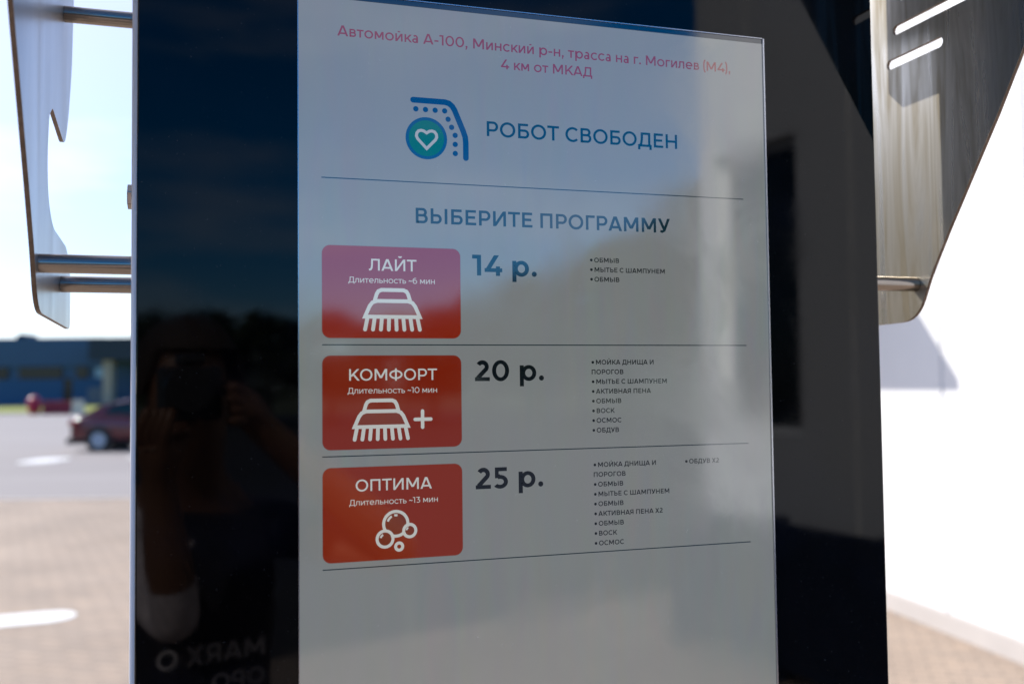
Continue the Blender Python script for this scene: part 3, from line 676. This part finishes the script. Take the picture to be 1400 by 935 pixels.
M_plate = {1: plate_steel('streaked_steel', (.30, .26, .19), (.64, .61, .545), (1, 24, 2.2), .25, .33), -1: plate_steel('satin_steel', (.40, .385, .38), (.46, .445, .44), (1, 9, 1.2), .3, .34)}
for sgn in (-1, 1):
    me = plate_mesh(OUT if sgn < 0 else OUT_R); me.materials.clear(); me.materials.append(M_plate[sgn]); me.materials.append(M_edge)
    for p in me.polygons: p.material_index = 0 if abs(p.normal.x) > .6 else 1
    o = bpy.data.objects.new('side_shield', me); COL.objects.link(o); o.parent = kiosk; o.location = (sgn*(.315+.068), 0, 0)
    for b_, z_ in ((.03, 1.7915), (.155, 1.789), (.165, 2.0225)):
        if sgn > 0 and z_ > 2: continue
        xi = .3155 if b_ < .1 else .118
        mb = MB(); mb.tube((sgn*xi, b_, z_), (sgn*(.315+.066), b_, z_), .0069, 28)
        mb.build('stub_tube', M_tube, kiosk, smooth=True)
    mb = MB(); mb.tube((sgn*.3165, .05, 1.846), (sgn*.3192, .05, 1.846), .0115, 24); mb.tube((sgn*.3192, .05, 1.846), (sgn*.3228, .05, 1.846), .0095, 6)
    mb.build('bolt', M_tube, kiosk, bevel=.0006)
mb = MB(); pts = rrect(mm(354), mm(363), 2.0365, 2.043, .0008, 3); mb.add([(x, -.00015, z) for x, z in pts], [tuple(range(len(pts)))]); mb.build('sticker', mat('white_vinyl', (.75, .75, .75), .5), kiosk)
# lid of the kiosk
mb = MB(); mb.box(-.33, .33, -.03, .25, 2.302, 2.325); mb.build('lid', M_frame, kiosk, bevel=.004)

# ------------------------------------------------------------------ trees behind the viewer, mirrored in the glass
M_bark = mat('bark', (.09, .065, .045), .9, var=.3, scale=12)
LEAF = []
for c in ((.03, .05, .018), (.042, .065, .026), (.055, .072, .034)): LEAF.append(mat('leaf_green', c, .6))
def make_tree(h, cw, seed, name='broadleaf_tree'):
    rnd = random.Random(seed); root = empty(name, (0, 0, 0))
    mb = MB(); mb.tube((0,0,0), (.05*h*.1, 0, h*.45), h*.028, 10, h*.018); mb.tube((.05*h*.1,0,h*.45), (0, .02*h, h*.85), h*.018, 8, h*.006)
    for k in range(7):
        a = k*2.4; z = h*(.3+.07*k); mb.tube((0, 0, z), (cw*.55*math.cos(a), cw*.55*math.sin(a), z+h*.16), h*.012, 7, h*.003)
    mb.build('trunk', M_bark, root)
    mb = MB(); cl = []
    for k in range(26):
        a = rnd.uniform(0, 6.28); z = rnd.uniform(.28, .96); rr = cw*math.sin(math.pi*min(.97, (z-.18)/.84))**.7*rnd.uniform(.2, 1)*.9
        cl.append(Vector((rr*math.cos(a), rr*math.sin(a), z*h)))
    for c in cl:
        cr_ = rnd.uniform(.12, .2)*h*.9; mi = rnd.randrange(3)
        for q in range(95):
            d = Vector((rnd.gauss(0, 1), rnd.gauss(0, 1), rnd.gauss(0, 1))).normalized()*cr_*rnd.uniform(.5, 1.05); p = c+Vector((d.x, d.y, d.z*.75))
            s_ = rnd.uniform(.016, .034)*h; e = Euler((rnd.uniform(-1, 1), rnd.uniform(-1, 1), rnd.uniform(0, 6.28))).to_matrix()
            mb.add([p+e@Vector(v)*s_ for v in ((-1, -.6, 0), (1, -.6, .15), (1.1, .6, 0), (-.8, .7, .15))], [(0,1,2,3)], mi)
    mb.build('crown', LEAF, root); return root
T = [make_tree(7, 3.2, 3), make_tree(9, 3.6, 5)]
spots = [(164.6, 42, 4.6, 0), (161.5, 47, 5.2, 1), (158, 44, 4.8, 0), (154.5, 49, 5.4, 1), (151.5, 42, 4.5, 0), (148.5, 46, 5.3, 1), (145.5, 45, 5.6, 0), (142.5, 44, 6.4, 1), (139.5, 40, 6.6, 0), (137, 46, 8.4, 1), (134, 40, 8.2, 0), (130.5, 40, 9.6, 1), (127, 40, 9.8, 0), (168, 44, 4.6, 1), (172, 46, 4.3, 0)]
TL = ['tree at the far end of the row behind the viewer', 'second']
used = [False, False]
spots += [(-46, 34, 9.2, 0), (-51, 33, 9.8, 1), (-56, 34, 9.0, 0), (-61, 33, 9.6, 1), (-66, 34, 9.0, 0), (-72, 33, 9.6, 1), (-79, 34, 9.0, 0)]
OLIVE = []
for c in ((.30, .27, .09), (.24, .25, .08), (.36, .30, .14)):
    m = bpy.data.materials.new('backlit_leaf'); m.use_nodes = True; t = m.node_tree; p = t.nodes['Principled BSDF']; p.inputs['Base Color'].default_value = (c[0]*.5, c[1]*.5, c[2]*.5, 1)
    tr = t.nodes.new('ShaderNodeBsdfTranslucent'); tr.inputs['Color'].default_value = (*c, 1); ms = t.nodes.new('ShaderNodeMixShader'); ms.inputs[0].default_value = .6
    t.links.new(p.outputs[0], ms.inputs[1]); t.links.new(tr.outputs[0], ms.inputs[2]); t.links.new(ms.outputs[0], t.nodes['Material Output'].inputs['Surface']); OLIVE.append(m)
OT = [make_tree(7, 3.2, 13), make_tree(9, 3.6, 15)]; oused = [False, False]
for r_ in OT:
    for ch in r_.children:
        if ch.name.startswith('crown'):
            for q, m in enumerate(OLIVE): ch.data.materials[q] = m
for i, (az, dist, h, k) in enumerate(spots):
    src = T[k]; base = 7 if k == 0 else 9
    if az < 0: src = OT[k]; o = src if not oused[k] else copy_tree(src); oused[k] = True
    else: o = src if not used[k] else copy_tree(src); used[k] = True
    o.location = (dist*math.sin(R(az)), dist*math.cos(R(az)), -.008); s_ = h/base; o.scale = (s_*1.25, s_*1.25, s_); o.rotation_euler = (0, 0, i*1.3)
    if az > 0: tag(o, 'leafy green tree in the row beyond the paved yard, mirrored softly in the kiosk glass', 'tree', 'row of trees mirrored in the kiosk glass')
    else: tag(o, 'backlit olive green tree beside the yard, mirrored in the right steel side shield', 'tree', 'trees mirrored in the steel shield')

# ------------------------------------------------------------------ the photographer, mirrored in the glass
def make_person():
    root = empty('person', (.14, -.40, 0), 0)
    tag(root, 'person in a dark printed T-shirt with camera at the eye, mirrored in the glass', 'person')
    V = []; E_ = []; Rr = []
    def v(p, r, par=None):
        V.append(Vector(p)-Vector((.14, -.40, 0))); Rr.append(r); i = len(V)-1
        if par is not None: E_.append((par, i))
        return i
    pel = v((.14, -.42, .97), (.155, .115)); bel = v((.14, -.43, 1.12), (.145, .105), pel); che = v((.14, -.42, 1.30), (.165, .115), bel)
    nb = v((.13, -.40, 1.44), (.10, .08), che); nk = v((.11, -.36, 1.53), (.055, .06), nb)
    hd = v((.085, -.29, 1.62), (.07, .085), nk); ht = v((.075, -.265, 1.72), (.078, .095), hd); hp_ = v((.08, -.28, 1.80), (.055, .07), ht)
    def arm(sh, el, wr, side):
        s_ = v(sh, (.065, .06), nb); e1 = v([(a*.5+b*.5) for a, b in zip(sh, el)], (.052, .05), s_); e = v(el, (.042, .042), e1)
        m_ = v([(a*.55+b*.45) for a, b in zip(el, wr)], (.041, .04), e); w_ = v(wr, (.027, .03), m_)
        return w_
    wl = arm((-.01, -.38, 1.44), (.045, -.215, 1.31), (-.005, -.15, 1.545), -1)
    wr = arm((.30, -.40, 1.43), (.44, -.16, 1.40), (.155, -.115, 1.63), 1)
    def hand(w_, pos, fing, thumb):
        p = v(pos, (.03, .022), w_)
        for f in fing:
            q = p
            for pt, r_ in zip(f, (.0105, .0095, .008)): q = v(pt, (r_, r_), q)
        q = p
        for pt, r_ in zip(thumb, (.0125, .01)): q = v(pt, (r_, r_), q)
    hand(wl, (-.01, -.125, 1.60), [[(x, -.10+k*.006, 1.635), (x+.005, -.088+k*.004, 1.655), (x+.012, -.08, 1.672)] for k, x in enumerate((-.05, -.038, -.027, -.016))], [(.035, -.12, 1.63), (.045, -.105, 1.66)])
    hand(wr, (.115, -.105, 1.675), [[(.098, -.078, 1.70-k*.017), (.086, -.07, 1.702-k*.017), (.074, -.073, 1.702-k*.017)] for k in range(4)], [(.10, -.125, 1.70), (.085, -.135, 1.705)])
    for s_ in (-1, 1):
        h = v((.14+s_*.10, -.42, .90), (.095, .095), pel); k = v((.14+s_*.12, -.40, .50), (.062, .065), h); a = v((.14+s_*.13, -.43, .09), (.042, .045), k)
        v((.14+s_*.14, -.28, .045), (.045, .035), a)
    me = bpy.data.meshes.new('body'); me.from_pydata([tuple(p) for p in V], E_, [])
    o = bpy.data.objects.new('tmp', me); COL.objects.link(o)
    sk = o.modifiers.new('k', 'SKIN'); sk.use_smooth_shade = True
    for i, r_ in enumerate(Rr): me.skin_vertices[0].data[i].radius = r_
    me.skin_vertices[0].data[0].use_root = True
    ss = o.modifiers.new('s', 'SUBSURF'); ss.levels = ss.render_levels = 2
    dg = bpy.context.evaluated_depsgraph_get(); bm_ = bpy.data.meshes.new_from_object(o.evaluated_get(dg)); bpy.data.objects.remove(o)
    skin = mat('skin', (.2, .1, .06), .5, var=.06, scale=14); shirt = mat('grey_shirt', (.022, .022, .035), .85, var=.3, scale=30); trou = mat('dark_trousers', (.03, .035, .05), .85)
    lit_sleeve = mat('sunlit_sleeve', (.62, .55, .57), .85, var=.3, scale=40, stretch=(1, 3, 1)); shoe = mat('shoe', (.04, .04, .04), .6)  # same dark shirt on this arm; sunlight is put into its pale colour
    bm_.materials.clear()
    for m in (skin, shirt, trou, lit_sleeve, shoe): bm_.materials.append(m)
    for p in bm_.polygons:
        c = p.center+Vector((.14, -.40, 0)); p.use_smooth = True
        if c.z < .1: mi = 4
        elif c.z < .98: mi = 2
        elif c.z < 1.49 and abs(c.x-.135) < .235 and c.y < -.29: mi = 1
        else: mi = 0
        A_, B_ = Vector((-.03, -.40, 1.45)), Vector((.04, -.235, 1.34)); t_ = max(0, min(1, (c-A_).dot(B_-A_)/(B_-A_).length_squared))
        if (c-(A_+(B_-A_)*t_)).length < .085 and (c.y > -.37 or c.x < .0) and c.z < 1.505: mi = 3
        p.material_index = mi
    body = bpy.data.objects.new('body', bm_); COL.objects.link(body); body.parent = root
    # hair cap, ears, nose
    mb = MB(); n = 20; vs = []; fs = []
    L_ = 8
    for j in range(L_+1):
        a = R(-12+102*j/L_)
        for i in range(n):
            t = 2*math.pi*i/n; front = math.sin(t) > .45
            zz = max(math.sin(a), .45 if front else -1)
            rr = math.cos(math.asin(min(1, max(-1, zz))))
            vs.append((.078+.092*rr*math.cos(t)-.14, -.275+.112*rr*math.sin(t)+.40, 1.715+.115*zz))
    for j in range(L_): fs += [(j*n+i, j*n+(i+1) % n, (j+1)*n+(i+1) % n, (j+1)*n+i) for i in range(n)]
    mb.add(vs, fs); mb.build('hair', mat('brown_hair', (.04, .025, .018), .7), root, smooth=True)
    # chest print
    for txt, x0, x1, z_ in (('МАRХ О', .225, .035, 1.225), ('ОРО', .225, .13, 1.175)):
        polys, W_ = layout(txt, 130); s_ = (x1-x0)/W_
        mb = MB()
        for p in polys: mb.add([(x0+px*s_-.14, -.298+.40+ (0.0), z_+pz*abs(s_)) for px, pz in p], [tuple(range(len(p)))])
        mb.build('shirt_print', mat('shirt_print', (.7, .66, .68), .7), root)
    return root
make_person()
camr = empty('handheld_camera', (.025, -.1, 1.7)); tag(camr, 'black camera held at eye level by the mirrored person in the printed shirt', 'camera')
mb = MB(); mb.box(-.035, .055, -.05, .0, -.05, .035); mb.box(-.01, .03, -.045, -.005, .036, .055); mb.build('body', M_dark, camr, bevel=.006)
mb = MB(); mb.tube((-.005, .002, 0), (-.015, .055, 0), .034, 28); mb.build('lens', M_dark, camr, smooth=True)
